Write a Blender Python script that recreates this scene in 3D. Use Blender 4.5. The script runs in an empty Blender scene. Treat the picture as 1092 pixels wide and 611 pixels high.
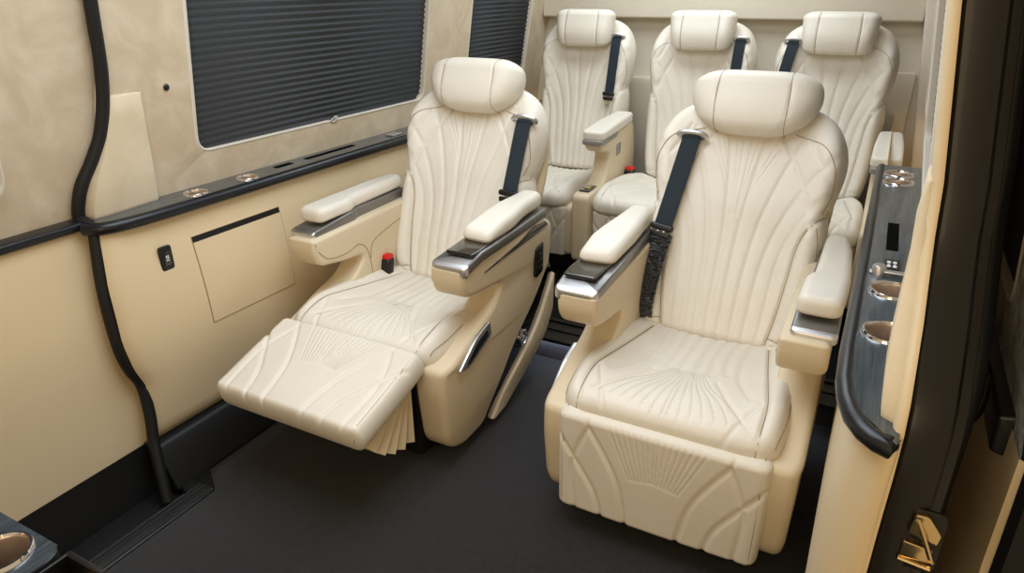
import bpy, bmesh, math, random
import numpy as np
from mathutils import Vector, Matrix
from mathutils.geometry import tessellate_polygon
random.seed(3)
PI = math.pi
scene = bpy.context.scene
COL = scene.collection

# ------------------------------------------------------------------ materials
def lin(c):
    return tuple(((v/12.92) if v <= .04045 else ((v+.055)/1.055)**2.4) for v in c)
def hexc(h):
    return lin([int(h[i:i+2], 16)/255 for i in (0, 2, 4)])
def mat(name, col, rough=.5, metal=0, spec=.5, coat=0, bump=None, mottle=None, alpha=None, aniso=None, sheen=0):
    m = bpy.data.materials.new(name); m.use_nodes = True
    nt = m.node_tree; b = nt.nodes['Principled BSDF']
    c = hexc(col) if isinstance(col, str) else col
    b.inputs['Base Color'].default_value = (*c, 1)
    b.inputs['Roughness'].default_value = rough
    b.inputs['Metallic'].default_value = metal
    b.inputs['Specular IOR Level'].default_value = spec
    b.inputs['Coat Weight'].default_value = coat
    b.inputs['Coat Roughness'].default_value = .08
    if sheen:
        b.inputs['Sheen Weight'].default_value = sheen
        b.inputs['Sheen Roughness'].default_value = .4
    tc = nt.nodes.new('ShaderNodeTexCoord')
    def noise(scale, detail=4, stretch=None, rough_=.5, dist=0):
        n = nt.nodes.new('ShaderNodeTexNoise'); n.inputs['Scale'].default_value = scale
        n.inputs['Detail'].default_value = detail; n.inputs['Roughness'].default_value = rough_
        n.inputs['Distortion'].default_value = dist
        if stretch:
            mp = nt.nodes.new('ShaderNodeMapping'); mp.inputs['Scale'].default_value = stretch
            nt.links.new(tc.outputs['Object'], mp.inputs['Vector']); nt.links.new(mp.outputs['Vector'], n.inputs['Vector'])
        else:
            nt.links.new(tc.outputs['Object'], n.inputs['Vector'])
        return n
    if mottle:   # (colour2, scale, lo, hi, stretch, distortion)
        c2, sc, lo, hi = mottle[:4]; st = mottle[4] if len(mottle) > 4 else None
        ds = mottle[5] if len(mottle) > 5 else 0
        n = noise(sc, 6, st, .6, ds)
        r = nt.nodes.new('ShaderNodeValToRGB')
        r.color_ramp.elements[0].position = lo; r.color_ramp.elements[1].position = hi
        r.color_ramp.elements[0].color = (*c, 1); r.color_ramp.elements[1].color = (*hexc(c2), 1)
        nt.links.new(n.outputs['Fac'], r.inputs['Fac']); nt.links.new(r.outputs['Color'], b.inputs['Base Color'])
    if bump:     # (scale, strength, distance, stretch)
        n = noise(bump[0], 3, bump[3] if len(bump) > 3 else None)
        bp = nt.nodes.new('ShaderNodeBump'); bp.inputs['Strength'].default_value = bump[1]
        bp.inputs['Distance'].default_value = bump[2]
        nt.links.new(n.outputs['Fac'], bp.inputs['Height']); nt.links.new(bp.outputs['Normal'], b.inputs['Normal']); nt.links.new(bp.outputs['Normal'], b.inputs['Coat Normal'])
    return m

LEATHER = mat('cream_leather', 'e7e0d3', .46, spec=.4, bump=(420, .22, .0012), mottle=('e1d9ca', 5, .35, .7))
LEATHERW = mat('beige_moulded_leather', 'dbcaac', .42, spec=.42, bump=(500, .12, .001))
THREAD = mat('seam_thread', '9c8566', .8)
PANEL = mat('beige_wall_leather', 'dcc8a4', .45, spec=.4, bump=(450, .15, .001))
SUEDE = mat('beige_suede', 'c6b499', .95, spec=.15, mottle=('d3c4ab', 9, .40, .64, None, .8), bump=(260, .2, .001), sheen=.15)
SUEDE2 = mat('pale_suede_pad', 'd3c3a6', .9, spec=.2, mottle=('dccdb2', 8, .4, .65), bump=(260, .2, .001))
LIP = mat('pale_window_lip', 'd8cfc0', .5)
CARPET = mat('charcoal_carpet', '2b2b2f', .95, spec=.15, mottle=('1f1f22', 60, .35, .7), bump=(900, .8, .004), sheen=.25)
CARPET2 = mat('black_rear_carpet', '18181a', .95, spec=.15, bump=(900, .8, .004), mottle=('101012', 40, .35, .7))
CARPET3 = mat('grey_riser_carpet', '3a3b44', .95, spec=.2, bump=(700, 1, .005), mottle=('26272e', 120, .35, .65), sheen=.4)
BLACKP = mat('black_plastic', '0c0c0d', .38, spec=.5)
BLACKM = mat('matt_black_trim', '131416', .55, spec=.4)
GLOSS = mat('piano_black', '040405', .08, spec=.6, coat=.6)
GREYP = mat('grey_plastic', '8d8a84', .35)
SILVER = mat('brushed_silver', 'd2d2d4', .38, metal=1, bump=(300, .05, .001, (1, 40, 1)))
SLOTB = mat('matt_black_recess', '030303', .9, spec=.05)
TITAN = mat('grey_satin_trim', '8a8886', .38, metal=.8)
CHROME = mat('chrome', 'e6e6ea', .07, metal=1)
CUPIN = mat('steel_cup_wall', 'cbb8a6', .36, metal=.85)
BLIND = mat('charcoal_pleated_blind', '404346', .75, spec=.25)
WOOD = mat('dark_brushed_laminate', '2c343b', .3, spec=.6, coat=.5, mottle=('4d5860', 14, .35, .7, (14, .7, 14)), bump=(60, .06, .001, (14, .5, 14)))
NOSE = mat('black_ledge_nosing', '15181e', .33, spec=.45)
WEB = mat('slate_webbing', '28323a', .75, spec=.3, bump=(700, .6, .002, (1, 1, 3)))
WRAP = mat('plastic_wrapped_webbing', '26282a', .14, spec=.8, coat=1, bump=(60, 1, .05, (1, 1, 3)))
RED = mat('red_button', 'd3161a', .35)
WHITE = mat('white_marking', 'e8e8e8', .5)
JAMB = mat('dark_brown_jamb', '120e0b', .4, spec=.35, coat=.1)
BRASS = mat('zinc_striker', 'd9bf8e', .2, metal=1)
BACKW = mat('pale_back_panel', 'd9d0bd', .6, bump=(200, .08, .001))
MARBLE = mat('grey_marbled_suede', 'c4c5c5', .6, mottle=('77797a', 16, .35, .65, None, 1.5))

# ------------------------------------------------------------------ mesh tools
class MB:
    def __init__(s): s.v = []; s.f = []; s.m = []
    def add(s, v, f, mi=0):
        o = len(s.v); s.v += [tuple(map(float, p)) for p in v]
        s.f += [tuple(o+i for i in q) for q in f]; s.m += [mi]*len(f); return s
    def warp(s, fn, start=0):
        for i in range(start, len(s.v)): s.v[i] = tuple(fn(*s.v[i]))
        return s
    def build(s, name, mats, parent=None, angle=40, normals=True):
        me = bpy.data.meshes.new(name); me.from_pydata(s.v, [], s.f)
        if not isinstance(mats, (list, tuple)): mats = [mats]
        for m in mats: me.materials.append(m)
        me.polygons.foreach_set('material_index', s.m)
        me.polygons.foreach_set('use_smooth', [True]*len(s.f))
        if normals:
            b = bmesh.new(); b.from_mesh(me); bmesh.ops.recalc_face_normals(b, faces=b.faces); b.to_mesh(me); b.free()
        me.update()
        me.set_sharp_from_angle(angle=math.radians(angle))
        o = bpy.data.objects.new(name, me); COL.objects.link(o)
        if parent: o.parent = parent
        return o

def rpoly(pts, r=.01, n=5):
    """closed polygon with filleted corners; pts may carry a radius of their own (a,b,r)"""
    out = []; N = len(pts)
    for i in range(N):
        p = Vector(pts[i][:2]); a = Vector(pts[i-1][:2]); c = Vector(pts[(i+1) % N][:2])
        rr = pts[i][2] if len(pts[i]) > 2 else r
        da, dc = a-p, c-p
        k = min(rr, da.length*.48, dc.length*.48)
        if k < 1e-5: out.append(tuple(p)); continue
        p0 = p+da.normalized()*k; p1 = p+dc.normalized()*k
        for j in range(n+1):
            t = j/n; q = p0*(1-t)**2 + p*2*t*(1-t) + p1*t*t; out.append(tuple(q))
    return out

def area2(P): return sum(P[i-1][0]*P[i][1]-P[i][0]*P[i-1][1] for i in range(len(P)))
def inset(P, d):
    N = len(P); out = []
    for i in range(N):
        a = Vector(P[i-1]); p = Vector(P[i]); c = Vector(P[(i+1) % N])
        t1 = (p-a); t2 = (c-p)
        if t1.length < 1e-9: t1 = t2
        if t2.length < 1e-9: t2 = t1
        n1 = Vector((-t1.y, t1.x)).normalized(); n2 = Vector((-t2.y, t2.x)).normalized()
        n = n1+n2
        if n.length < 1e-6: n = n1
        n.normalize(); out.append(tuple(p+n*d/max(.5, n.dot(n1))))
    return out

def slab(mb, P, w0, w1, r=.008, axes='yzx', seg=4, mi=0, r2=None, cap=True):
    """closed 2-D outline P extruded from w0 to w1 with rounded rims; axes says where a, b, w go"""
    if area2(P) < 0: P = P[::-1]
    r2 = r if r2 is None else r2
    rings = []
    for k in range(seg+1):
        a = PI/2*k/seg; rings.append((r*(1-math.sin(a)), w0+r*(1-math.cos(a))))
    for k in range(seg+1):
        a = PI/2*k/seg; rings.append((r2*(1-math.cos(a)), w1-r2*(1-math.sin(a))))
    ia, ib, iw = ['xyz'.index(ch) for ch in axes]
    V = []; F = []; N = len(P)
    for d, w in rings:
        Q = inset(P, d) if d > 1e-7 else P
        for a, b in Q:
            q = [0, 0, 0]; q[ia] = a; q[ib] = b; q[iw] = w; V.append(q)
    for k in range(len(rings)-1):
        for i in range(N):
            j = (i+1) % N; F.append((k*N+i, k*N+j, (k+1)*N+j, (k+1)*N+i))
    if cap:
        for base, dd, rev in ((0, r, True), ((len(rings)-1)*N, r2, False)):
            Q = [Vector((V[base+i][ia], V[base+i][ib], 0)) for i in range(N)]
            for t in tessellate_polygon([Q]):
                F.append(tuple(base+q for q in (t[::-1] if rev else t)))
    mb.add(V, F, mi); return mb

def box(mb, x0, x1, y0, y1, z0, z1, r=.004, mi=0, cr=None):
    P = rpoly([(x0, y0), (x1, y0), (x1, y1), (x0, y1)], cr if cr is not None else r*1.2, 4)
    return slab(mb, P, z0, z1, min(r, abs(z1-z0)*.49), 'xyz', 3, mi)

def tube(mb, pts, r, n=10, mi=0, rr=None, closed=False, flat=None):
    """pipe through pts; flat=(width, thick, updir) makes a strap"""
    pts = [Vector(p) for p in pts]; N = len(pts); V = []; F = []
    up = Vector(flat[2]) if flat else None; prev = None
    for i, p in enumerate(pts):
        if closed: t = pts[(i+1) % N]-pts[i-1]
        else: t = pts[min(i+1, N-1)]-pts[max(i-1, 0)]
        t.normalize()
        if flat: a = t.cross(up).normalized()
        else:
            if prev is None: a = t.orthogonal().normalized()
            else: a = (prev-t*prev.dot(t)).normalized()
            prev = a
        b = t.cross(a)
        for k in range(n):
            th = 2*PI*k/n
            if flat:
                c, s_ = math.cos(th), math.sin(th)
                ex = .35; u = flat[0]/2*math.copysign(abs(c)**ex, c); w = flat[1]/2*math.copysign(abs(s_)**ex, s_)
                V.append(p+a*u+b*w)
            else:
                q = rr[i] if rr else r
                V.append(p+a*math.cos(th)*q+b*math.sin(th)*q)
    M = N if closed else N-1
    for i in range(M):
        for k in range(n):
            l = (k+1) % n; j = (i+1) % N
            F.append((i*n+k, i*n+l, j*n+l, j*n+k))
    if not closed: F.append(tuple(range(n-1, -1, -1))); F.append(tuple((N-1)*n+k for k in range(n)))
    mb.add(V, F, mi); return mb

def lathe(mb, prof, c, n=40, mi=0, axis='z', cap=True):
    V = []; F = []; K = len(prof)
    for r, h in prof:
        for k in range(n):
            a = 2*PI*k/n
            if axis == 'z': V.append((c[0]+r*math.cos(a), c[1]+r*math.sin(a), c[2]+h))
            elif axis == 'x': V.append((c[0]+h, c[1]+r*math.cos(a), c[2]+r*math.sin(a)))
            else: V.append((c[0]+r*math.cos(a), c[1]+h, c[2]+r*math.sin(a)))
    for i in range(K-1):
        for k in range(n):
            l = (k+1) % n; F.append((i*n+k, i*n+l, (i+1)*n+l, (i+1)*n+k))
    if cap and prof[0][0] > 1e-5: F.append(tuple(range(n)))
    if cap and prof[-1][0] > 1e-5: F.append(tuple((K-1)*n+k for k in range(n)))
    mb.add(V, F, mi); return mb

def spline(pts, n=10, closed=False):
    P = [np.array(p, float) for p in pts]; N = len(P); out = []
    M = N if closed else N-1
    for i in range(M):
        p0 = P[i-1] if (closed or i > 0) else 2*P[0]-P[1]
        p1 = P[i]; p2 = P[(i+1) % N]
        p3 = P[(i+2) % N] if (closed or i+2 < N) else 2*P[-1]-P[-2]
        for k in range(n):
            t = k/n
            out.append(.5*((2*p1)+(-p0+p2)*t+(2*p0-5*p1+4*p2-p3)*t*t+(-p0+3*p1-3*p2+p3)*t**3))
    if not closed: out.append(P[-1])
    return [tuple(float(c) for c in q) for q in out]

def sstep(a, b, x):
    t = np.clip((x-a)/(b-a), 0, 1); return t*t*(3-2*t)

def dist_poly(X, L, pts):
    P = np.array(pts, float); d = np.full(X.shape, 1e9)
    for i in range(len(P)-1):
        a, b = P[i], P[i+1]; ab = b-a; l2 = (ab**2).sum()+1e-12
        t = np.clip(((X-a[0])*ab[0]+(L-a[1])*ab[1])/l2, 0, 1)
        d = np.minimum(d, np.hypot(X-a[0]-t*ab[0], L-a[1]-t*ab[1]))
    return d

class Pad:
    """upholstered cushion: a rounded-rectangle section swept along a path in the y-z plane, its face quilted"""
    def __init__(s, path, hw, th, rx=.05, end=(.03, .03), crown=None, quilts=(), nf=150, nl=220, side=8, side_sign=1, depthprof=None):
        P = np.array(spline(path, 24)); seg = np.hypot(*(P[1:]-P[:-1]).T); cum = np.concatenate([[0], np.cumsum(seg)])
        s.Lt = cum[-1]; s.P = P; s.cum = cum; s.hwf = hw; s.thf = th; s.rx = rx; s.end = end; s.crown = crown
        s.quilts = quilts; s.nf = nf; s.nl = nl; s.ns = side; s.sg = side_sign
    def frame(s, L):
        y = np.interp(L, s.cum, s.P[:, 0]); z = np.interp(L, s.cum, s.P[:, 1])
        e = .012
        y1 = np.interp(np.minimum(L+e, s.Lt), s.cum, s.P[:, 0])-np.interp(np.maximum(L-e, 0), s.cum, s.P[:, 0])
        z1 = np.interp(np.minimum(L+e, s.Lt), s.cum, s.P[:, 1])-np.interp(np.maximum(L-e, 0), s.cum, s.P[:, 1])
        l = np.hypot(y1, z1); ty, tz = y1/l, z1/l
        return y, z, -tz*s.sg, ty*s.sg       # normal
    def endfac(s, L):
        f = np.ones_like(L)
        for e, q in ((s.end[0], L), (s.end[1], s.Lt-L)):
            u = np.clip(1-q/e, 0, 1) if e > 0 else np.zeros_like(L)
            f = np.minimum(f, np.sqrt(np.maximum(1-u*u, 0)))
        return f
    def face(s, x, L, raw=False):
        """front surface point for lateral x and length L"""
        x = np.asarray(x, float); L = np.asarray(L, float)
        hw = s.hwf(L); th = s.thf(L); ef = s.endfac(L)
        hw = hw-.5*th*(1-ef)
        rx = np.minimum(s.rx, hw*.9)
        u = np.clip((np.abs(x)-(hw-rx))/rx, 0, 1)
        d = th/2*ef*np.sqrt(np.maximum(1-u*u, 0))
        fl = sstep(1, .55, u)*ef
        if s.crown is not None: d = d+s.crown(x, L, hw)*fl
        if not raw:
            g = np.zeros_like(x+L)
            for pts, dep, sig in s.quilts:
                dd = dist_poly(x, L, pts); g = np.maximum(g, dep*np.exp(-(dd/sig)**2))
            d = d-g*fl
        y, z, ny, nz = s.frame(L)
        return y+ny*d, z+nz*d
    def mesh(s, mb, mi=0, m=1):
        Ls = s.Lt*(1-np.cos(np.linspace(0, PI, 15)))/2
        e0, e1 = s.end
        a = [e0*(1-math.cos(t)) for t in np.linspace(0, PI/2, 8)] if e0 > 0 else [0]
        b = [s.Lt-e1*(1-math.cos(t)) for t in np.linspace(0, PI/2, 8)][::-1] if e1 > 0 else [s.Lt]
        mid = list(np.linspace(e0, s.Lt-e1, s.nl))
        Ls = np.array(sorted(set(np.round(a+mid+b, 6))))
        K = len(Ls); NF = s.nf; NS = s.ns
        hw = s.hwf(Ls); th = s.thf(Ls); ef = s.endfac(Ls); hwe = hw-.5*th*(1-ef)
        rx = np.minimum(s.rx, hwe*.9)
        # lateral stations: side arc, flat, side arc
        lat = []
        arc = [math.sin(t) for t in np.linspace(PI/2, 0, NS)]
        X = np.zeros((K, 2*NS+NF)); 
        for j, q in enumerate(arc): X[:, j] = -(hwe-rx)-rx*q
        for j in range(NF): X[:, NS+j] = -(hwe-rx)+2*(hwe-rx)*(j+1)/(NF+1)
        for j, q in enumerate(arc[::-1]): X[:, NS+NF+j] = (hwe-rx)+rx*q
        LL = np.repeat(Ls[:, None], X.shape[1], 1)
        y, z = s.face(X, LL)
        NT = X.shape[1]
        V = np.stack([X*m, y, z], 2).reshape(-1, 3)
        # back side: fewer stations
        nb = 2*NS+6
        XB = np.zeros((K, nb))
        for j, q in enumerate(arc[1:]): XB[:, j] = (hwe-rx)+rx*q
        nm = nb-2*(NS-1)
        for j in range(nm): XB[:, NS-1+j] = (hwe-rx)-2*(hwe-rx)*(j+1)/(nm+1)
        for j, q in enumerate(arc[::-1][:-1]): XB[:, NS-1+nm+j] = -(hwe-rx)-rx*q
        LB = np.repeat(Ls[:, None], nb, 1)
        u = np.clip((np.abs(XB)-(hwe-rx)[:, None])/rx[:, None], 0, 1)
        d = -(th/2*ef)[:, None]*np.sqrt(np.maximum(1-u*u, 0))
        yy, zz, ny, nz = s.frame(LB)
        VB = np.stack([XB*m, yy+ny*d, zz+nz*d], 2).reshape(-1, 3)
        o = len(mb.v)
        mb.v += [tuple(p) for p in V.tolist()]; ob = len(mb.v); mb.v += [tuple(p) for p in VB.tolist()]
        F = []
        def idx(i, j):
            j %= (NT+nb)
            return o+i*NT+j if j < NT else ob+i*nb+(j-NT)
        for i in range(K-1):
            for j in range(NT+nb): F.append((idx(i, j), idx(i, j+1), idx(i+1, j+1), idx(i+1, j)))
        F.append(tuple(idx(0, j) for j in range(NT+nb))); F.append(tuple(idx(K-1, j) for j in range(NT+nb-1, -1, -1)))
        mb.f += F; mb.m += [mi]*len(F)
        return mb
    def thread(s, mb, pts, r=.0009, lift=.0003, mi=1, m=1, n=10):
        Q = spline(pts, n); out = []
        for x, L in Q:
            L = min(max(L, .0), s.Lt); x = max(-float(s.hwf(L))+.004, min(float(s.hwf(L))-.004, x))
            y, z = s.face(np.array([x]), np.array([L])); yy, zz, ny, nz = s.frame(np.array([L]))
            out.append((x*m, float(y[0]+ny[0]*lift), float(z[0]+nz[0]*lift)))
        tube(mb, out, r, 5, mi)

# ------------------------------------------------------------------ things
def tag(o, label=None, cat=None, group=None, kind=None):
    if label: o['label'] = label
    if cat: o['category'] = cat
    if group: o['group'] = group
    if kind: o['kind'] = kind
    return o
def thing(name, loc, label, cat, group=None):
    o = bpy.data.objects.new(name, None); COL.objects.link(o); o.location = loc; o.empty_display_size = .1
    return tag(o, label, cat, group)
def struct(name, mb, mats, parent=None, angle=40):
    o = mb.build(name, mats, parent, angle)
    if parent is None: o['kind'] = 'structure'
    return o
def lab(o, t): o['label'] = t; return o

def lerpf(tab):
    a = np.array([p[0] for p in tab], float); b = np.array([p[1] for p in tab], float)
    # smooth table
    S = np.array(spline([(p, q) for p, q in tab], 12))
    return lambda L: np.interp(L, S[:, 0], S[:, 1])

# ---- quilting drawings (x lateral, L along)
def mir(c): return [(-x, L) for x, L in c]
def both(c, dep, sig): S = spline(c, 6); return [(S, dep, sig), (mir(S), dep, sig)]

def back_pad(W=1.0, y0=.565, z0=.345, rec=22, H=.68, quality=1.0, th=.12):
    """seat back; W scales width"""
    t = math.tan(math.radians(rec)); ca = math.cos(math.radians(rec)); k = H/.68
    pth = []
    for L, bend in ((0, -.012), (.12, .0), (.28, .008), (.45, .004), (.6, -.002), (.68, .004)):
        L *= k; pth.append((y0+L*math.sin(math.radians(rec))+bend, z0+L*ca))
    hw = lerpf([(0, .205*W), (.08*k, .226*W), (.2*k, .24*W), (.3*k, .247*W), (.36*k, .243*W), (.395*k, .236*W), (.43*k, .245*W), (.5*k, .258*W), (.55*k, .258*W),
                (.6*k, .243*W), (.64*k, .217*W), (.67*k, .18*W), (.70*k, .14*W)])
    thf = lerpf([(0, th*.85), (.2*k, th), (.5*k, th*.95), (.62*k, th*.75), (.7*k, th*.6)])
    def crown(x, L, hw_):
        a = np.abs(x)/W; l = L/k
        low = .026*np.exp(-((a-.205)/.045)**2)*sstep(.43, .36, l)*sstep(-.02, .06, l)
        wing = .030*np.exp(-((a-.225)/.06)**2)*sstep(.36, .44, l)*sstep(.66, .56, l)
        lum = .012*np.exp(-(a/.12)**2)*np.exp(-((l-.16)/.12)**2)
        hollow = -.012*np.exp(-(a/.14)**2)*sstep(.38, .5, l)
        return low+wing+lum+hollow
    Q = []
    def sc(c): return [(x*W, L*k) for x, L in c]
    seam = [(.142, 0), (.158, .10), (.168, .2), (.176, .29), (.192, .345), (.222, .385), (.262, .41)]
    Q += both(sc(seam), .011, .006)
    for c in ([(.120, 0), (.128, .12), (.136, .25), (.160, .34), (.205, .42), (.262, .475)],
              [(.084, 0), (.088, .12), (.098, .25), (.124, .36), (.175, .47), (.235, .55)],
              [(.050, 0), (.052, .12), (.058, .25), (.074, .37), (.108, .49), (.150, .60)],
              [(.017, 0), (.017, .12), (.018, .25), (.022, .36), (.034, .48), (.050, .60)]):
        Q += both(sc(c), .0042, .008)
    Q += both(sc([(.085, .60), (.135, .52), (.168, .455), (.190, .38), (.180, .32)]), .0045, .007)
    Q += both(sc([(.16, .605), (.19, .54), (.235, .47), (.262, .43)]), .0035, .006)
    Q += both(sc([(.15, .04), (.185, .035), (.225, .075)]), .004, .004)
    Q += both(sc([(.205, .05), (.225, .15), (.226, .3), (.215, .36)]), .003, .005)
    FAN = [[(.004+.014*f, .37-.02*f), (.007+.036*f, .46), (.011+.086*f, .575)] for f in [j/5 for j in range(6)]]
    if quality >= 1:
        for c in FAN: Q += both(sc(c), .0019, .0026)
    P = Pad(pth, hw, thf, rx=.05, end=(.03, .035), crown=crown, quilts=Q, nf=int(190*quality), nl=int(270*quality), side_sign=1)
    P.seam = sc(seam); P.W = W; P.k = k; P.fan = [sc(c) for c in FAN]
    P.extra = [sc([(.15, .04), (.185, .035), (.225, .075)]), sc([(.206, .05), (.226, .15), (.227, .3), (.216, .36)]), sc([(.12, .60), (.195, .575), (.232, .52), (.236, .45), (.222, .40)])]
    return P

def seat_cushion_pad(W=1.0, y0=.0, y1=.56, zt=.405, quality=1.0):
    # path from the front edge to the back; sign flips so the quilted face looks up
    th = .095
    pth = [(y0, zt-th/2-.020), (y0+.03, zt-th/2-.008), (y0+.09, zt-th/2-.001), (y0+.25, zt-th/2-.010), (y0+.42, zt-th/2-.022), (y1, zt-th/2-.034)]
    k = (y1-y0)/.56
    hw = lerpf([(0, .243*W), (.05, .254*W), (.15, .262*W), (.35*k, .258*W), (.46*k, .235*W), (.6*k, .205*W)])
    thf = lerpf([(0, th*.92), (.06, th), (.5, th), (.6, th)])
    def crown(x, L, hw_):
        a = np.abs(x)/W
        bol = .022*np.exp(-((a-.225)/.05)**2)*sstep(.0, .14, L)
        dish = -.010*np.exp(-(a/.13)**2)*sstep(.08, .25, L)
        return bol+dish
    def sc(c): return [(x*W, L) for x, L in c]
    Q = []
    seam = [(.206, -.01), (.208, .05), (.206, .12), (.192, .22), (.175, .34), (.16, .5*k)]
    Q += both(sc(seam), .008, .006)
    Q += both(sc([(.196, .03), (.13, .10), (.08, .2)]), .0045, .007)
    Q += both(sc([(.13, -.01), (.165, .06), (.195, .12)]), .0045, .006)
    Q += both(sc([(.17, .14), (.125, .24), (.115, .36), (.125, .52)]), .005, .010)
    for i in range(3):
        Q += both(sc([(.02+.034*i, .22+.02*i), (.018+.03*i, .36), (.02+.036*i, .54)]), .005, .011)
    Q += both(sc([(.245, .16), (.23, .24), (.205, .30)]), .003, .004)
    if quality >= 1:
        for i in range(7):
            f = i/6
            Q += both(sc([(.006+.16*f, .02+.03*f), (.005+.115*f, .09+.02*f), (.004+.07*f, .16), (.003+.035*f, .24)]), .0022, .0026)
    P = Pad(pth, hw, thf, rx=.045, end=(.045, .03), crown=crown, quilts=Q, nf=int(190*quality), nl=int(210*quality), side_sign=1)
    P.seam = sc(seam)
    P.extra = [sc([(.243, .03), (.252, .10), (.25, .2), (.247, .3)])]
    return P

def foot_pad(W=1.0, top=(.03, .345), ang=90, L=.285, quality=1.0, th=.062):
    # ang: 90 hangs straight down, 0 sticks straight forward
    a = math.radians(ang); dy, dz = -math.cos(a), -math.sin(a)
    pth = [(top[0]+dy*L*t, top[1]+dz*L*t) for t in (0, .25, .5, .75, 1)]
    hw = lerpf([(0, .247*W), (L*.5, .249*W), (L, .245*W)])
    thf = lerpf([(0, th), (L, th)])
    def crown(x, l, h): return .004*np.exp(-(x/(.2*W))**2)
    def sc(c): return [(x*W, l*L/.285) for x, l in c]
    Q = []
    Q += both(sc([(.165, .03), (.125, .09), (.085, .17), (.062, .285)]), .007, .006)
    Q += both(sc([(.24, .07), (.19, .14), (.145, .21), (.125, .285)]), .007, .006)
    Q += both(sc([(.165, .03), (.19, .09), (.205, .16), (.195, .285)]), .005, .006)
    Q += both(sc([(.165, .03), (.175, .0)]), .004, .005)
    Q += both(sc([(.228, -.01), (.231, .15), (.23, .3)]), .002, .002)
    if quality >= 1:
        for i in range(8):
            f = i/7
            Q += both(sc([(.005+.11*f, .012), (.004+.085*f, .07), (.003+.055*f, .13+.01*f)]), .0018, .0022)
    P = Pad(pth, hw, thf, rx=.022, end=(.02, .018), crown=crown, quilts=Q, nf=int(180*quality), nl=int(110*quality), side_sign=-1)
    return P

def headrest_pad(W, H, c, rec, th=.10, style='front'):
    """c = (y,z) of the centre; front seats have the wide winged shape"""
    a = math.radians(rec); sy, cz = math.sin(a), math.cos(a)
    pth = [(c[0]+sy*H*(t-.5)+(.014 if t == 0 else 0), c[1]+cz*H*(t-.5)) for t in (0, .33, .66, 1)]
    if style == 'front':
        tab = [(0, .62), (.12, .72), (.28, .88), (.45, .97), (.6, 1.0), (.75, .98), (.88, .92), (1, .80)]
    else:
        tab = [(0, .84), (.15, .89), (.4, .94), (.7, .98), (.9, 1.0), (1, .97)]
    hw = lerpf([(t*H, W*s_) for t, s_ in tab]); thf = lerpf([(0, th*.8), (H*.4, th), (H, th*.86)])
    q = []; sx = .52*W
    line = [(sx, 0), (sx*1.05, H*.5), (sx*1.0, H)]
    q += both(line, .003, .0045)
    def crown(x, l, h): return .010*np.exp(-(x/(W*.8))**2)
    P = Pad(pth, hw, thf, rx=.075 if style == 'front' else .04, end=(.045, .04) if style == 'front' else (.022, .03), crown=crown, quilts=q, nf=110, nl=70, side=14, side_sign=1)
    P.seam = line; return P

def smooth_warp(x, y, z): return x, y, z

# side shell profile (y, z)
SHELL = rpoly([(.04, .28, .03), (.045, .348, .02), (.11, .362, .04), (.22, .405, .05), (.315, .430, .04), (.375, .492, .04), (.28, .500, .04), (.165, .520, .05), (.142, .560, .03), (.143, .606, .008), (.63, .612, .02),
               (.70, .585, .03), (.712, .44, .03), (.585, .335, .06), (.44, .245, .08), (.335, .145, .08), (.265, .05, .03), (.13, .05, .05), (.06, .10, .06)], .03, 6)
SWOOSH = rpoly([(.21, .06), (.31, .17), (.42, .27), (.56, .36), (.70, .46, .01), (.735, .39, .02), (.61, .245, .05), (.50, .185, .06), (.39, .11, .05), (.315, .035, .01)], .02, 5)
BLADE = rpoly([(.315, .035, .004), (.39, .11, .05), (.50, .185, .06), (.61, .245, .06), (.735, .39, .01), (.73, .25, .03), (.65, .16, .05), (.52, .085, .05), (.40, .03, .01)], .02, 5)

def shell_warp(m, wall=False):
    def f(x, y, z):
        a = abs(x); s_ = 1 if x > 0 else -1
        out = .004*float(sstep(.50, .36, z))-.016*float(sstep(.20, .04, z))
        out -= .02*float(sstep(.10, -.01, y))*float(sstep(.45, .35, z))
        out += .010*float(sstep(.45, .54, z))
        if a > .25: a += out
        return (s_*a, y, z)
    return f

def twotone(o, y):
    for p in o.data.polygons:
        if p.center.y > y: p.material_index = 1
    return o

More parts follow.
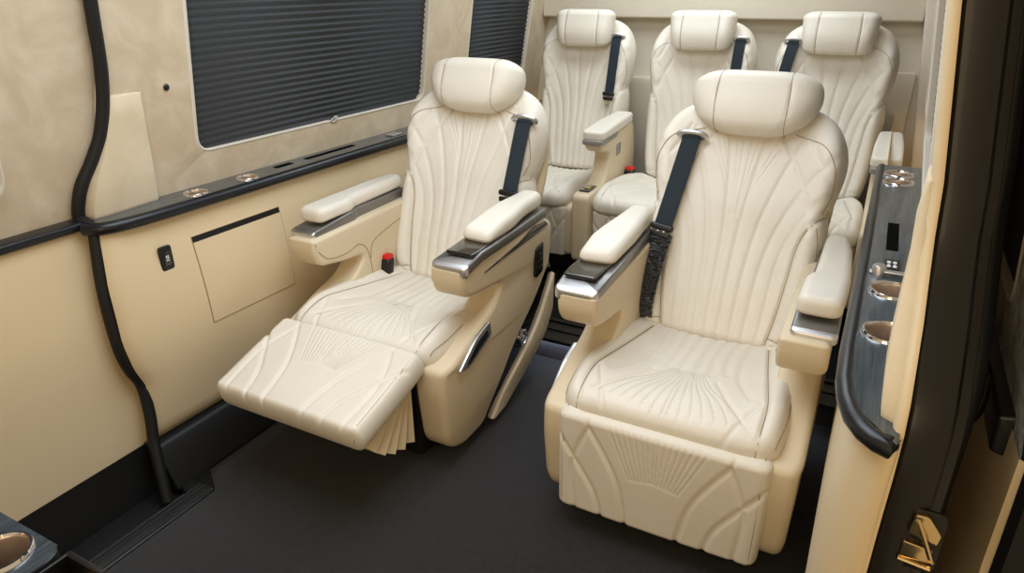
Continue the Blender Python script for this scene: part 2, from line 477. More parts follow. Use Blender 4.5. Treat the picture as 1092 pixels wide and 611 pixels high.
def make_front_seat(loc, m, label, foot_angle, belt_x, group):
    """m=+1: aisle on the +x side; m=-1: aisle on the -x side"""
    T = thing('captain_seat', loc, label, 'seat', group)
    AY = lambda y: .148+y*.78
    # --- base
    mb = MB(); box(mb, -.20, .20, .06, .60, .03, .30, .02)
    for sx in (-.16, .16): box(mb, sx-.03, sx+.03, .16, .70, 0, .035, .005)
    lab(mb.build('base_frame', BLACKM, T), 'black floor frame')
    for side in (m, -m):
        mb = MB(); x0, x1 = (.205, .300)
        slab(mb, SHELL, x0, x1, .012, 'yzx', 5, r2=.018)
        mb.warp(shell_warp(1))
        if side < 0: mb.warp(lambda x, y, z: (-x, y, z))
        sh = mb.build('side_shell', LEATHERW, T, 50)
        mb = MB(); slab(mb, SWOOSH, .21, .293, .008, 'yzx', 3)
        mb.warp(shell_warp(1))
        if side < 0: mb.warp(lambda x, y, z: (-x, y, z))
        lab(mb.build('lower_inlay', GLOSS, sh), 'glossy black curved inlay')
        mb = MB(); slab(mb, BLADE, .21, .302, .008, 'yzx', 3)
        mb.warp(shell_warp(1))
        if side < 0: mb.warp(lambda x, y, z: (-x, y, z))
        mb.build('lower_blade', LEATHERW, sh)
        aisle = (side == m)
        X = lambda x, y, z, s_=side: (x*s_, y, z)
        XA = lambda x, y, z, s_=side: (x*s_, AY(y), z-.018)
        # seam line engraved on the shell inner side
        # --- arm
        if aisle:
            # silver deck
            mb = MB(); P = rpoly([(.206, -.005, .02), (.318, -.005, .02), (.320, .16, .05), (.315, .40, .05), (.308, .655, .01), (.215, .655, .01), (.205, .35, .05)], .03, 6)
            slab(mb, P, .626, .654, .006, 'xyz', 4); mb.warp(lambda x, y, z: (x, y, z-.022*float(sstep(.055, -.01, y))))
            mb.warp(XA); deck = lab(twotone(mb.build('armrest', [SILVER, TITAN], T), AY(.055)), 'silver capped armrest with open tray')
            mb = MB(); P = rpoly([(.228, .052, .008), (.312, .052, .008), (.312, .30, .01), (.224, .30, .01)], .01, 5)
            slab(mb, P, .650, .6585, .003, 'xyz', 3); mb.warp(XA); lab(mb.build('tray', GLOSS, deck), 'dark glass tray')
            mb = MB(); P = rpoly([(.215, .175, .035), (.312, .165, .03), (.316, .34, .05), (.302, .48, .05), (.298, .645, .03), (.226, .645, .03), (.214, .42, .05)], .03, 8)
            slab(mb, P, .658, .706, .012, 'xyz', 5, r2=.022)
            mb.warp(lambda x, y, z: (x, y, z-.018*float(sstep(.27, .16, y))*(1 if z > .68 else .1)+.006*float(sstep(.3, .5, y))))
            mb.warp(XA); mb.build('armrest_pad', LEATHER, deck, 60)
            # slot in outer face
            mb = MB(); P = rpoly([(.13, .585, .003), (.40, .604, .02), (.52, .622, .01), (.635, .618, .008), (.655, .600, .006), (.55, .594, .02), (.30, .588, .02)], .004, 4)
            slab(mb, P, .3085, .3130, .001, 'yzx', 2); mb.warp(XA); lab(mb.build('storage_slot', GLOSS, sh), 'narrow black slot')
            # rear control panel
            mb = MB(); P = rpoly([(.575, .425), (.625, .435), (.627, .535), (.577, .525)], .01, 5)
            slab(mb, P, .302, .3135, .002, 'yzx', 2)
            mb.warp(X); cp = lab(mb.build('control_panel', BLACKP, sh), 'black button panel')
            mb = MB()
            for i in range(4):
                z = .446+i*.021; box(mb, .3125, .3155, .586, .618, z, z+.015, .001)
            mb.warp(X); mb.build('buttons', BLACKM, cp)
            # lever handle on the sloping shell
            mb = MB(); P = rpoly([(.105, .325, .006), (.150, .315, .006), (.282, .360, .012), (.276, .408, .012), (.20, .388, .02)], .006, 5)
            slab(mb, P, .298, .312, .003, 'yzx', 3)
            mb.warp(X); hd = lab(mb.build('seat_handle', SILVER, sh), 'silver recline handle')
            mb = MB(); P = rpoly([(.138, .332, .005), (.156, .328, .005), (.262, .366, .006), (.257, .389, .006), (.20, .374, .02)], .006, 5)
            slab(mb, P, .308, .3135, .002, 'yzx', 3); mb.warp(X); mb.build('handle_recess', BLACKP, hd)
            # round knob on the inlay
            mb = MB(); lathe(mb, [(.027, 0), (.027, .01), (.024, .013), (.021, .013), (.020, .010), (.012, .010), (.011, .015), (0, .015)], (.290, .50, .245), 32, axis='x')
            mb.warp(shell_warp(1)).warp(X); lab(mb.build('knob', CHROME, sh), 'chrome round side knob')
        else:
            mb = MB(); P = rpoly([(.224, .022, .015), (.318, .022, .015), (.318, .30, .05), (.308, .64, .01), (.236, .64, .01), (.234, .30, .03), (.224, .27, .03)], .03, 6)
            slab(mb, P, .622, .658, .006, 'xyz', 4); mb.warp(lambda x, y, z: (x, y, z-.024*float(sstep(.085, .01, y))*(1 if z > .63 else .3)))
            mb.warp(XA); deck = lab(twotone(mb.build('armrest', [SILVER, TITAN], T), AY(.09)), 'silver capped armrest')
            mb = MB(); P = rpoly([(.224, .075, .03), (.316, .075, .03), (.322, .28, .05), (.314, .50, .05), (.300, .645, .03), (.244, .645, .03), (.242, .30, .03), (.226, .265, .03)], .03, 8)
            slab(mb, P, .657, .700, .010, 'xyz', 5, r2=.020); mb.warp(lambda x, y, z: (x, y, z+.004*float(sstep(.3, .5, y))))
            mb.warp(XA); mb.build('armrest_pad', LEATHER, deck, 60)
            # engraved line on inside of the shell
            mb = MB(); tube(mb, spline([(.2045, .16, .570), (.2045, .20, .535), (.2045, .28, .525), (.2045, .34, .535), (.2045, .375, .51), (.2045, .39, .46), (.2045, .395, .41)], 8), .0013, 5)
            tube(mb, spline([(.2045, .392, .47), (.2045, .41, .52), (.2045, .50, .545), (.2045, .62, .565)], 8), .0013, 5)
            mb.warp(X); mb.build('stitch_line', THREAD, sh)
    # --- cushion
    P = seat_cushion_pad(y0=.045, zt=.413); mb = MB(); P.mesh(mb); 
    for c in [P.seam]+P.extra: P.thread(mb, c, .0011, .0014); P.thread(mb, mir(c), .0011, .0014)
    for i in range(7):
        f = i/6; c = [(.006+.16*f, .02+.03*f), (.005+.115*f, .09+.02*f), (.004+.07*f, .16), (.003+.035*f, .24)]
        P.thread(mb, c, .0004, .0001, n=5); P.thread(mb, mir(c), .0004, .0001, n=5)
    mb.build('seat_cushion', [LEATHER, THREAD], T, 80)
    # --- footrest
    if foot_angle > 80: P = foot_pad(ang=foot_angle, top=(.052, .362), L=.290)
    else: P = foot_pad(ang=foot_angle, top=(.045, .375), L=.30, th=.08)
    mb = MB(); P.mesh(mb); 
    for sx in (1, -1):
        P.thread(mb, [(sx*.229, .0), (sx*.231, .15), (sx*.229, P.Lt)], .0009, .0)
    for i in range(8):
        f = i/7
        c = [(.005+.11*f, .012), (.004+.085*f, .07), (.003+.055*f, .13+.01*f)]
        P.thread(mb, c, .0003, .0001, n=4); P.thread(mb, mir(c), .0003, .0001, n=4)
    mb.build('footrest', [LEATHER, THREAD], T, 80)
    if foot_angle < 80:
        mb = MB(); V = []; F = []
        piv = [(.05, .34), (.05, .25)]
        n = 12; arc = []
        for i in range(n+1):
            t = i/n; a = math.radians(195+75*t); R = .23-.035*t
            zig = .014 if i % 2 else -.010
            arc.append((i, .03+R*math.cos(a), .325+R*math.sin(a), zig))
        for i, yy, zz, zg in arc:
            for k in range(5):
                t = k/4
                V.append(((.200+zg*t)*m, .03+(yy-.03)*(.12+.88*t), .325+(zz-.325)*(.12+.88*t)))
        for i in range(n):
            for k in range(4): F.append((i*5+k, i*5+k+1, (i+1)*5+k+1, (i+1)*5+k))
        base = len(V)
        # under sheet closing to the far side
        for i, yy, zz, zg in arc: V.append((-.20*m, yy, zz))
        for i in range(n): F.append((i*5+4, base+i, base+i+1, (i+1)*5+4))
        mb.add(V, F); g = mb.build('footrest_gusset', LEATHERW, T, 30)
        sm = g.modifiers.new('thick', 'SOLIDIFY'); sm.thickness = .002
        lab(g, 'pleated cream gusset under footrest')
    # --- backrest
    P = back_pad(); mb = MB(); P.mesh(mb); 
    for c in [P.seam]+P.extra: P.thread(mb, c, .0011, .0010); P.thread(mb, mir(c), .0011, .0010)
    mb.build('backrest', [LEATHER, THREAD], T, 80)
    # hinge cover on both sides of the back
    for s_ in (-1, 1):
        mb = MB(); Pq = rpoly([(.545, .36), (.64, .34), (.70, .62), (.655, .66), (.60, .52)], .03, 6)
        slab(mb, Pq, .19, .236, .012, 'yzx', 4)
        if s_ < 0: mb.warp(lambda x, y, z: (-x, y, z))
        lab(mb.build('hinge_cover', GREYP, T), 'grey plastic recline hinge cover')
    # back shell
    mb = MB(); Pb = Pad([(.66, .345), (.74, .56), (.83, .80), (.88, .93)], lerpf([(0, .19), (.2, .225), (.45, .24), (.65, .17)]), lerpf([(0, .05), (.65, .04)]), rx=.03, nf=12, nl=30)
    Pb.mesh(mb); mb.build('back_shell', LEATHERW, T, 60)
    # --- headrest
    Ph = headrest_pad(.172, .176, (.762, .984), 16, .128); mb = MB(); Ph.mesh(mb); 
    Ph.thread(mb, Ph.seam, .0010, .0016); Ph.thread(mb, mir(Ph.seam), .0010, .0016)
    e = []
    hr = mb.build('headrest', [LEATHER, THREAD], T, 80)
    for sx in (-.05, .05):
        mb = MB(); tube(mb, [(sx, .83, .80), (sx, .80, .95)], .006, 10); mb.build('headrest_post', CHROME, hr)
    belt(T, P, m, belt_x, True, buckle_side=-m if m > 0 else 0, wrapped=(m < 0), Ltng=.30 if m < 0 else .335)
    return T

def belt(T, P, m, xs, full, buckle_side, wrapped=False, s=1.0, Ltop=.555, Ltng=.30, bottom=True, ring_out=.0):
    """webbing down the face of the seat back from a shoulder guide ring, tongue, lower run"""
    k = P.k
    def pt(x, L, lift=.008):
        y, z = P.face(np.array([x]), np.array([L]), raw=True); yy, zz, ny, nz = P.frame(np.array([L]))
        return (x, float(y[0]+ny[0]*lift), float(z[0]+nz[0]*lift))
    xt, xm, xb = xs
    top = pt(xt*m, Ltop*k, .014)
    pts = [(top[0], top[1]+.02, top[2]+.018), (top[0], top[1]+.003, top[2]+.012), top]
    N = 14
    for i in range(1, N+1):
        L = Ltop+(Ltng-Ltop)*i/N; x = xt+(xm-xt)*i/N; pts.append(pt(x*m, L*k, .014-.004*i/N))
    # straighten depth (taut strap)
    Q = [Vector(p) for p in pts]; a, b = Q[2], Q[-1]
    for i in range(3, len(Q)-1):
        t = (i-2)/(len(Q)-3); l = a.lerp(b, t); Q[i] = Vector((l.x, min(l.y, Q[i].y), l.z))
    mb = MB(); tube(mb, Q, .02, 12, flat=(.052*s, .003, (0, -1, .3)))
    bt = lab(mb.build('seat_belt', WEB, T), 'dark slate webbing')
    d = (Q[-1]-Q[-3]).normalized(); c = Q[-1]
    # guide ring
    mb = MB(); w = .040*s
    rp = [(top[0]+w*math.cos(t), top[1]+.010-.010*math.sin(t), top[2]+.014+.013*math.sin(t)) for t in np.linspace(0, 2*PI, 33)[:-1]]
    tube(mb, rp, .0075*s, 8, closed=True); mb.build('belt_guide', GREYP if False else SILVER, bt)
    # tongue
    M = Matrix.Translation(c) @ (Vector((0, 0, -1)).rotation_difference(d)).to_matrix().to_4x4()
    mb = MB()
    slab(mb, rpoly([(-.033*s, -.008), (.033*s, -.008), (.033*s, .010), (-.033*s, .010)], .008, 5), -.009, .009, .005, 'xzy', 3, 0)
    slab(mb, rpoly([(-.026*s, -.028), (.026*s, -.028), (.030*s, -.012), (-.030*s, -.012)], .006, 4), -.006, .006, .003, 'xzy', 3, 0)
    for sx in (-1, 1): box(mb, sx*.0085*s-.003, sx*.0085*s+.003, -.0015, .0015, -.058*s, -.01, .001, 1)
    box(mb, -.0115*s, .0115*s, -.0015, .0015, -.064*s, -.054*s, .001, 1)
    box(mb, -.014*s, .014*s, -.002, .002, -.034*s, -.02, .001, 1)
    mb.warp(lambda x, y, z: tuple(M @ Vector((x, y-.006, z))))
    lab(mb.build('belt_tongue', [BLACKP, CHROME], bt), 'black and chrome belt tongue')
    if bottom:
        pts = []
        for i in range(9):
            L = Ltng-.02+(.02-Ltng+.02)*i/8; x = xm+(xb-xm)*i/8; pts.append(pt(x*m, L*k, .010+.012*math.sin(PI*i/8)))
        pts.append((xb*m*1.02, pts[-1][1]+.02, .385 if s == 1 else pts[-1][2]-.03))
        if wrapped: pts = spline(pts, 6)
        mb = MB(); tube(mb, pts, .02, 30 if wrapped else 14, flat=(.068*s if wrapped else .046*s, .013 if wrapped else .003, (0, -1, .3)))
        if wrapped: mb.warp(lambda x, y, z: (x+.0006*math.sin(310*z+90*x), y+.0022*math.sin(420*z-260*x+2*math.sin(150*x))+.0016*math.sin(700*x+330*z), z))
        lab(mb.build('lower_webbing', WRAP if wrapped else WEB, bt), 'clear plastic wrapped black webbing' if wrapped else 'lower webbing')
    if buckle_side:
        bx = buckle_side*.197*P.W; by, bz = P.frame(np.array([0.]))[0][0]-.105, .405
        if s < 1: bx -= .055; bz -= .035; by -= .02
        mb = MB(); box(mb, -.015, .015, -.012, .012, -.03, .022, .006, 0); box(mb, -.0125, .0125, -.010, .010, .018, .030, .004, 1)
        mb.warp(lambda x, y, z: (x*1.5+bx, y*1.5+by+z*.3+.01, z*1.4+bz+.012))
        lab(mb.build('belt_buckle', [BLACKP, RED], bt), 'black buckle with red button')

def make_rear_seat(loc, label, group, belt_side, arms, xb=(.17, .16, .18), cw=.88, cdx=0, bdx=0):
    T = thing('bench_seat', loc, label, 'seat', group)
    W = .90; sh_ = .262*cw-.23
    def shift(o, d):
        me = o.data; co = np.empty(len(me.vertices)*3); me.vertices.foreach_get('co', co); co[::3] += d; me.vertices.foreach_set('co', co); me.update(); return o
    mb = MB(); box(mb, -.17, .17, .10, .50, .0, .30, .02); mb.build('base_frame', BLACKM, T)
    P = seat_cushion_pad(cw, 0, .53, .405, .6); mb = MB(); P.mesh(mb); 
    for c in [P.seam]: P.thread(mb, c, .001, .0002); P.thread(mb, mir(c), .001, .0002)
    shift(mb.build('seat_cushion', [LEATHER, THREAD], T, 80), cdx)
    P = foot_pad(cw, top=(.045, .34), ang=96, L=.25, quality=.6); mb = MB(); P.mesh(mb); shift(mb.build('footrest', LEATHER, T, 80), cdx)
    # shells beside the cushion
    for s_ in (-1, 1):
        big = (s_ == arms[0]) if arms else False
        mb = MB()
        if big:
            prof = rpoly([(-.01, .10, .03), (-.015, .40, .03), (.14, .405, .05), (.20, .43, .05), (.235, .535, .04), (.13, .550, .03), (.10, .585, .02), (.12, .60, .01), (.52, .62, .03), (.56, .5, .03), (.55, .12, .03)], .03, 6)
            slab(mb, prof, .218, .292, .012, 'yzx', 4)
            mb.warp(lambda x, y, z: (x+.0*z, y, z))
        else:
            prof = rpoly([(.04, .10, .03), (.03, .33, .03), (.25, .36, .05), (.50, .38, .03), (.54, .12, .03)], .03, 6)
            slab(mb, prof, .20, .245, .012, 'yzx', 4)
        mb.warp(lambda x, y, z, q=s_: (q*(x+sh_)+cdx, y, z))
        sh = mb.build('side_shell', LEATHERW, T, 50)
        if big:
            X = lambda x, y, z, q=s_: (q*(x+sh_)+cdx, y, z)
            mb = MB(); Pp = rpoly([(.208, .09, .02), (.300, .09, .02), (.302, .3, .03), (.296, .50, .02), (.222, .50, .02), (.218, .3, .03)], .03, 6)
            slab(mb, Pp, .583, .606, .006, 'xyz', 3); mb.warp(X); dk = lab(mb.build('armrest', GREYP, T), 'grey trimmed armrest')
            mb = MB(); Pp = rpoly([(.206, .10, .028), (.304, .10, .028), (.306, .3, .05), (.300, .52, .03), (.218, .52, .03), (.208, .3, .05)], .03, 7)
            slab(mb, Pp, .604, .646, .008, 'xyz', 5, r2=.012); mb.warp(lambda x, y, z: (x, y, z+.012*float(sstep(.1, .5, y))-.006*float(sstep(.2, .1, y))*(1 if z > .63 else 0)))
            mb.warp(X); mb.build('armrest_pad', LEATHER, dk, 60)
            # switch tray on the shell shoulder
            mb = MB(); box(mb, .232, .278, .03, .12, .402, .409, .002); mb.warp(X); tr = lab(mb.build('switch_plate', GLOSS, sh), 'black switch plate')
            mb = MB(); box(mb, .246, .264, .055, .078, .408, .414, .002); box(mb, .246, .264, .085, .098, .408, .412, .002); mb.warp(X)
            lab(mb.build('button', BRASS, tr), 'brass coloured button')
            mb = MB(); slab(mb, rpoly([(.30, .50), (.35, .505), (.352, .555), (.302, .55)], .004, 3), .2155, .2185, .001, 'yzx', 2); mb.warp(X)
            lab(mb.build('outlet_plate', GREYP, sh), 'grey outlet plate')
    P = back_pad(W*1.0, y0=.56, z0=.35, rec=10, H=.70, quality=.62, th=.11); mb = MB(); P.mesh(mb); 
    for c in [P.seam]+P.extra[2:]: P.thread(mb, c, .001, .0002); P.thread(mb, mir(c), .001, .0002)
    mb.build('backrest', [LEATHER, THREAD], T, 80)
    Ph = headrest_pad(.143, .160, (.595, 1.008), 10, .10, 'rear'); mb = MB(); Ph.mesh(mb); 
    Ph.thread(mb, Ph.seam, .0009, .0014); Ph.thread(mb, mir(Ph.seam), .0009, .0014); hr = mb.build('headrest', [LEATHER, THREAD], T, 80)
    for sx in (-.04, .04):
        mb = MB(); tube(mb, [(sx, .685, .86), (sx, .62, 1.0)], .006, 8); mb.build('headrest_post', CHROME, hr)
    belt(T, P, belt_side, xb, True, buckle_side=-1, s=.85, Ltop=.59, Ltng=.36, bottom=False)
    return T

GR = 'quilted seats of the rear row'
GF = 'quilted reclining captain seats'
make_front_seat((-1.197, 1.25, 0), 1, 'cream quilted captain seat by the left wall with its footrest raised', 16, (.212, .200, .20), GF)
make_front_seat((-.312, 1.25, 0), -1, 'cream quilted captain seat beside the right ledge with its footrest hanging down', 90, (.152, .183, .205), GF)
make_rear_seat((-1.285, 2.56, .09), 'cream quilted rear seat nearest the left wall and slatted window blind', GR, 1, None, (.155, .145, .15), .82, -.035)
make_rear_seat((-.745, 2.56, .09), 'cream quilted rear seat in the middle of the row, armrest on its left', GR, 1, (-1,), (.165, .16, .16), .98, -.01)
make_rear_seat((-.205, 2.56, .09), 'cream quilted rear seat nearest the right wall, half hidden by the front seat', GR, -1, (1,), (.165, .20, .2), .86)

# ------------------------------------------------------------------ the van body
def XL(Y, z): return -1.72+.155*(z-.85)+.03*(Y-1)          # left wall surface
def XR(Y, z): return .100+.022*(Y-1)-.115*(z-.85)              # right wall surface
def JX(z): return float(np.interp(z, [0, .4, .6, .75, .88, 1.06, 1.27, 1.9], [.098, .100, .101, .103, .101, .090, .063, -.005]))   # outer edge of the door trim
SEAL = [(1.06, 1.95), (1.058, 1.5), (1.055, 1.27), (1.055, 1.10), (1.035, .98), (1.0, .905), (.962, .845), (.945, .79), (.940, .74), (.915, .60), (.905, .45), (.915, .37), (.935, .31), (.93, .24), (.915, .17), (.885, .07), (.865, .0)]
SEALR = [(1.06, 1.95), (1.058, 1.5), (1.055, 1.27), (1.055, 1.10), (1.035, .98), (.985, .90), (.93, .84), (.895, .80), (.882, .76), (.875, .70), (.872, .5), (.87, 0)]
SD = [SEAL]
def seal_y(z, S=None):
    s_ = sorted((b, a) for a, b in (S or SD[0])); return float(np.interp(z, [q[0] for q in s_], [q[1] for q in s_]))

def ray_hit(P, c, th):
    d = (math.cos(th), math.sin(th)); best = 1e9
    for i in range(len(P)):
        a, b = P[i-1], P[i]; ex, ey = b[0]-a[0], b[1]-a[1]; den = d[0]*ey-d[1]*ex
        if abs(den) < 1e-12: continue
        wx, wy = a[0]-c[0], a[1]-c[1]; t = (wx*ey-wy*ex)/den; u = (wx*d[1]-wy*d[0])/den
        if t > 1e-6 and -1e-6 <= u <= 1+1e-6: best = min(best, t)
    return best
def wall_with_hole(mb, outer, hole, fx, depth, sgn, mi=0, lipmi=1):
    """outer, hole: outlines in (Y,z); fx gives x; sgn points out of the cabin"""
    c = (sum(p[0] for p in hole)/len(hole), sum(p[1] for p in hole)/len(hole))
    ang = sorted(set([round(math.atan2(p[1]-c[1], p[0]-c[0]), 5) for p in outer+hole]))
    n = len(ang); V = []; F = []
    rings = []
    for a in ang:
        ro = ray_hit(outer, c, a); rh = ray_hit(hole, c, a)
        if ro > 50: ro = rh+.001
        d = (math.cos(a), math.sin(a))
        row = [(c[0]+d[0]*ro, c[1]+d[1]*ro, 0), (c[0]+d[0]*(rh*.5+ro*.5), c[1]+d[1]*(rh*.5+ro*.5), 0), (c[0]+d[0]*(rh+.012), c[1]+d[1]*(rh+.012), 0),
               (c[0]+d[0]*(rh+.006), c[1]+d[1]*(rh+.006), -.003), (c[0]+d[0]*(rh+.001), c[1]+d[1]*(rh+.001), 0), (c[0]+d[0]*rh, c[1]+d[1]*rh, .006), (c[0]+d[0]*rh, c[1]+d[1]*rh, depth)]
        rings.append(row)
    K = len(rings[0])
    for row in rings:
        for Y, z, o in row: V.append((fx(Y, z)+sgn*o, Y, z))
    f0, f1 = [], []
    for i in range(n):
        j = (i+1) % n
        for k in range(K-1): (f0 if k < 2 else f1).append((i*K+k, j*K+k, j*K+k+1, i*K+k+1))
    o = len(mb.v); mb.add(V, f0, mi)
    mb.f += [tuple(o+q for q in f) for f in f1]; mb.m += [lipmi]*len(f1)

def blind(Y0, Y1, z0, z1, fx, sgn, off, name='window_blind', pitch=.019, depth=.0075):
    Y0 -= .008; Y1 += .008; z0 -= .004
    mb = MB(); n = int((z1-z0)/pitch); V = []; F = []
    for i in range(2*n+1):
        z = z0+(z1-z0)*(i//2)/n+(.62*(z1-z0)/n if i % 2 else 0); o = off+(0 if i % 2 else depth)
        for Y in (Y0, (Y0+Y1)/2, Y1): V.append((fx(Y, z)+sgn*o, Y, z))
    for i in range(2*n):
        for k in range(2): F.append((i*3+k, i*3+k+1, (i+1)*3+k+1, (i+1)*3+k))
    # bottom rail
    mb.add(V, F)
    o = mb.build(name, BLIND, None, 10)
    s_ = o.modifiers.new('t', 'SOLIDIFY'); s_.thickness = .0012
    return o

W1 = (1.31, 2.38); W2 = (2.70, 3.235); WZ = (.862, 1.47)
def rr(a0, a1, b0, b1, r, n=8): return rpoly([(a0, b0), (a1, b0), (a1, b1), (a0, b1)], r, n)
TOP = 1.88
for side, fx, sg in (('left', XL, -1), ('right', XR, 1)):
    SD[0] = SEAL if side == 'left' else SEALR
    mb = MB()
    edge = [(y, z) for y, z in SD[0] if .74 <= z < TOP]
    zb = .70 if side == 'left' else .757
    outer = [(2.54, zb), (2.54, TOP), (1.06, TOP)]+([e for e in edge if e[1] > zb+.01])+[(seal_y(zb), zb)]
    wall_with_hole(mb, outer, rr(*W1, *WZ, .045), fx, .03, sg)
    outer = [(2.54, zb), (3.47, zb), (3.47, TOP), (2.54, TOP)]
    wall_with_hole(mb, outer, rr(*W2, *WZ, .04), fx, .03, sg)
    w = mb.build('wall_'+side, [SUEDE, LIP], None, 30); tag(w, kind='structure')
    # lower leather panel
    mb = MB(); V = []; F = []
    zs = np.linspace(.735, .11, 26)
    def lowx(Y, z):
        t = (.735-z)/.625
        bel = .03*math.sin(PI*min(1, t*1.05))+.035*t
        if side == 'left': return -1.645+.03*(Y-1)*(1-t*.3)+bel*.75
        return .062+.0*t-.012*math.sin(PI*t)
    ys = [0, .004, .012, .03, .08, .2, .4, .7, 1.0, 1.3, 1.6, 2.0, 2.53]
    for z in zs:
        for d in ys:
            Y = seal_y(z)+.002+d
            rnd = .015*max(0, 1-d/.03)**2 if side == 'left' else 0
            x = lowx(Y, z)-(rnd if side == 'left' else -rnd)
            if z < .16: x -= (.05*((.16-z)/.05)**2 if side == 'left' else 0)
            V.append((x, min(Y, 3.46), z))
    for i in range(len(zs)-1):
        for k in range(len(ys)-1): F.append((i*len(ys)+k, i*len(ys)+k+1, (i+1)*len(ys)+k+1, (i+1)*len(ys)+k))
    if side == 'left':
        mb.add(V, F); mb.build('trim_leather_panel', PANEL, w, 60)
        # dark kick board below
        mb = MB(); P = rpoly([(-1.75, .13), (-1.605, .13), (-1.585, .09), (-1.545, .0), (-1.75, 0)], .012, 4)
        slab(mb, P, seal_y(.1)+.012, 3.46, .004, 'xzy', 3); mb.build('kick_board', BLACKM, w)
    LOWX = lowx
    # padded pale patch in front of the window
    mb = MB(); fz = [1.045, 1.0, .95, .9, .86, .82, .79, .77, .752]; V = []; F = []
    NC = 12
    for z in fz:
        y0 = seal_y(z)+.006; y1 = np.interp(z, [.75, 1.045], [1.165, 1.15])
        bul = .012+.020*sstep(1.0, .80, z)
        for k in range(NC+1):
            t = k/NC; Y = y0+(y1-y0)*t
            e = math.sqrt(max(0, 1-(max(0, abs(t-.5)-.40)/.10)**2)); e *= float(sstep(1.055, 1.03, z)) if z > 1.04 else 1
            o = bul*e*(1 if t < .3 else 1-.45*(t-.3)/.7)
            V.append((fx(Y, z)-sg*(o), Y, z))
    for i in range(len(fz)-1):
        for k in range(NC): F.append((i*(NC+1)+k, i*(NC+1)+k+1, (i+1)*(NC+1)+k+1, (i+1)*(NC+1)+k))
    # top closing strip
    o_ = len(V)
    for k in range(NC+1): V.append((fx(V[k][1], 1.05), V[k][1], 1.05))
    for k in range(NC): F.append((o_+k, o_+k+1, k+1, k))
    mb.add(V, F); p = mb.build('trim_pad', SUEDE2, w, 50); lab(p, 'smooth pale padded trim')
    s_ = p.modifiers.new('t', 'SOLIDIFY'); s_.thickness = .004; s_.offset = -1

SD[0] = SEAL
b = blind(W1[0]+.0, W1[1], WZ[0]-.005, WZ[1], XL, -1, .014); tag(b, 'charcoal pleated blind over the large left window', 'window blind', 'charcoal pleated window blinds')
b = blind(W2[0], W2[1], WZ[0]-.005, WZ[1], XL, -1, .014); tag(b, 'charcoal pleated blind over the small rear left window', 'window blind', 'charcoal pleated window blinds')
b = blind(W1[0], W1[1], WZ[0]-.005, WZ[1], XR, 1, .014); tag(b, 'charcoal pleated blind seen edge-on above the right ledge', 'window blind', 'charcoal pleated window blinds')
b = blind(W2[0], W2[1], WZ[0]-.005, WZ[1], XR, 1, .014); tag(b, 'charcoal pleated blind sliver at the far end of the right wall', 'window blind', 'charcoal pleated window blinds')
# clear blind clips
def clip(Y, fx, sg, label):
    mb = MB(); x = fx(Y, WZ[0]+.005); box(mb, x-.008, x+.004, Y-.017, Y+.017, WZ[0]-.010, WZ[0]+.006, .003); box(mb, x-.004, x+.01, Y-.010, Y+.010, WZ[0]+.004, WZ[0]+.014, .002)
    tag(mb.build('blind_clip', CHROME), label, 'clip')
clip(1.86, XL, -1, 'small clear clip under the large left window blind')
# hidden screw cap
mb = MB(); lathe(mb, [(0, .003), (.004, .003), (.008, .001), (.009, 0)], (XL(1.225, 1.052)+.002, 1.225, 1.052), 20, axis='x')
tag(mb.build('screw_cap', BLACKP), 'small round black screw cap in the suede left wall', 'screw cap')

# --- door seals
def seal(fx_low, sg, name):
    pts = []
    for Y, z in spline(SEAL, 6):
        if z < -.001: continue
        if sg < 0:
            x = XL(Y, z) if z > .76 else float(np.interp(z, [0, .15, .3, .45, .74, .76], [-1.545, -1.615, -1.645, -1.652, -1.68, -1.70]))
            x += .004
        pts.append((x, Y, z))
    mb = MB(); tube(mb, pts, .0155, 12); return struct(name, mb, BLACKM)
seal(None, -1, 'trim_1')

# --- left sliding door, closed
mb = MB(); V = []
zsD = list(np.linspace(1.88, .765, 12)); 
hole = rr(.20, .795, .862, 1.47, .05)
outer = [(y-.004, z) for y, z in SEAL if .76 < z < TOP]
outer = [(1.055, TOP)]+outer+[(.94, .755), (-.3, .755), (-.3, TOP)]
XD = lambda Y, z: -1.735+.155*(z-.85)
wall_with_hole(mb, outer, hole, XD, .03, -1)
# lower leather
zs = np.linspace(.757, .125, 20); V = []; F = []
for z in zs:
    x = float(np.interp(z, [.12, .3, .5, .76], [-1.655, -1.672, -1.685, -1.712]))
    for t in np.linspace(0, 1, 4): V.append((x, -.3+(seal_y(z)+.34)*t, z))
for i in range(len(zs)-1):
    for k in range(3): F.append((i*4+k, i*4+k+1, (i+1)*4+k+1, (i+1)*4+k))
mb.add(V, F, 2)
V = []; F = []
zs = [.127, .09, .05, .0, -.06]; xs = [-1.653, -1.648, -1.640, -1.630, -1.62]
for z, x in zip(zs, xs):
    for t in (0, 1): V.append((x, -.3+(seal_y(max(z, 0))+.35)*t, z))
for i in range(len(zs)-1): F.append((i*2, i*2+1, i*2+3, i*2+2))
mb.add(V, F, 3)
d1 = mb.build('door_1', [SUEDE, LIP, PANEL, BLACKM], None, 30); tag(d1, kind='structure')
mb = MB(); P = rpoly([(-1.735, .742), (-1.700, .742), (-1.690, .750), (-1.692, .766), (-1.735, .770)], .006, 4)
slab(mb, P, -.3, .925, .003, 'xzy', 3); mb.build('ledge_strip', NOSE, d1)
b = blind(.20, .795, .857, 1.47, XD, -1, .014); tag(b, 'charcoal pleated blind corner on the left sliding door', 'window blind', 'charcoal pleated window blinds')

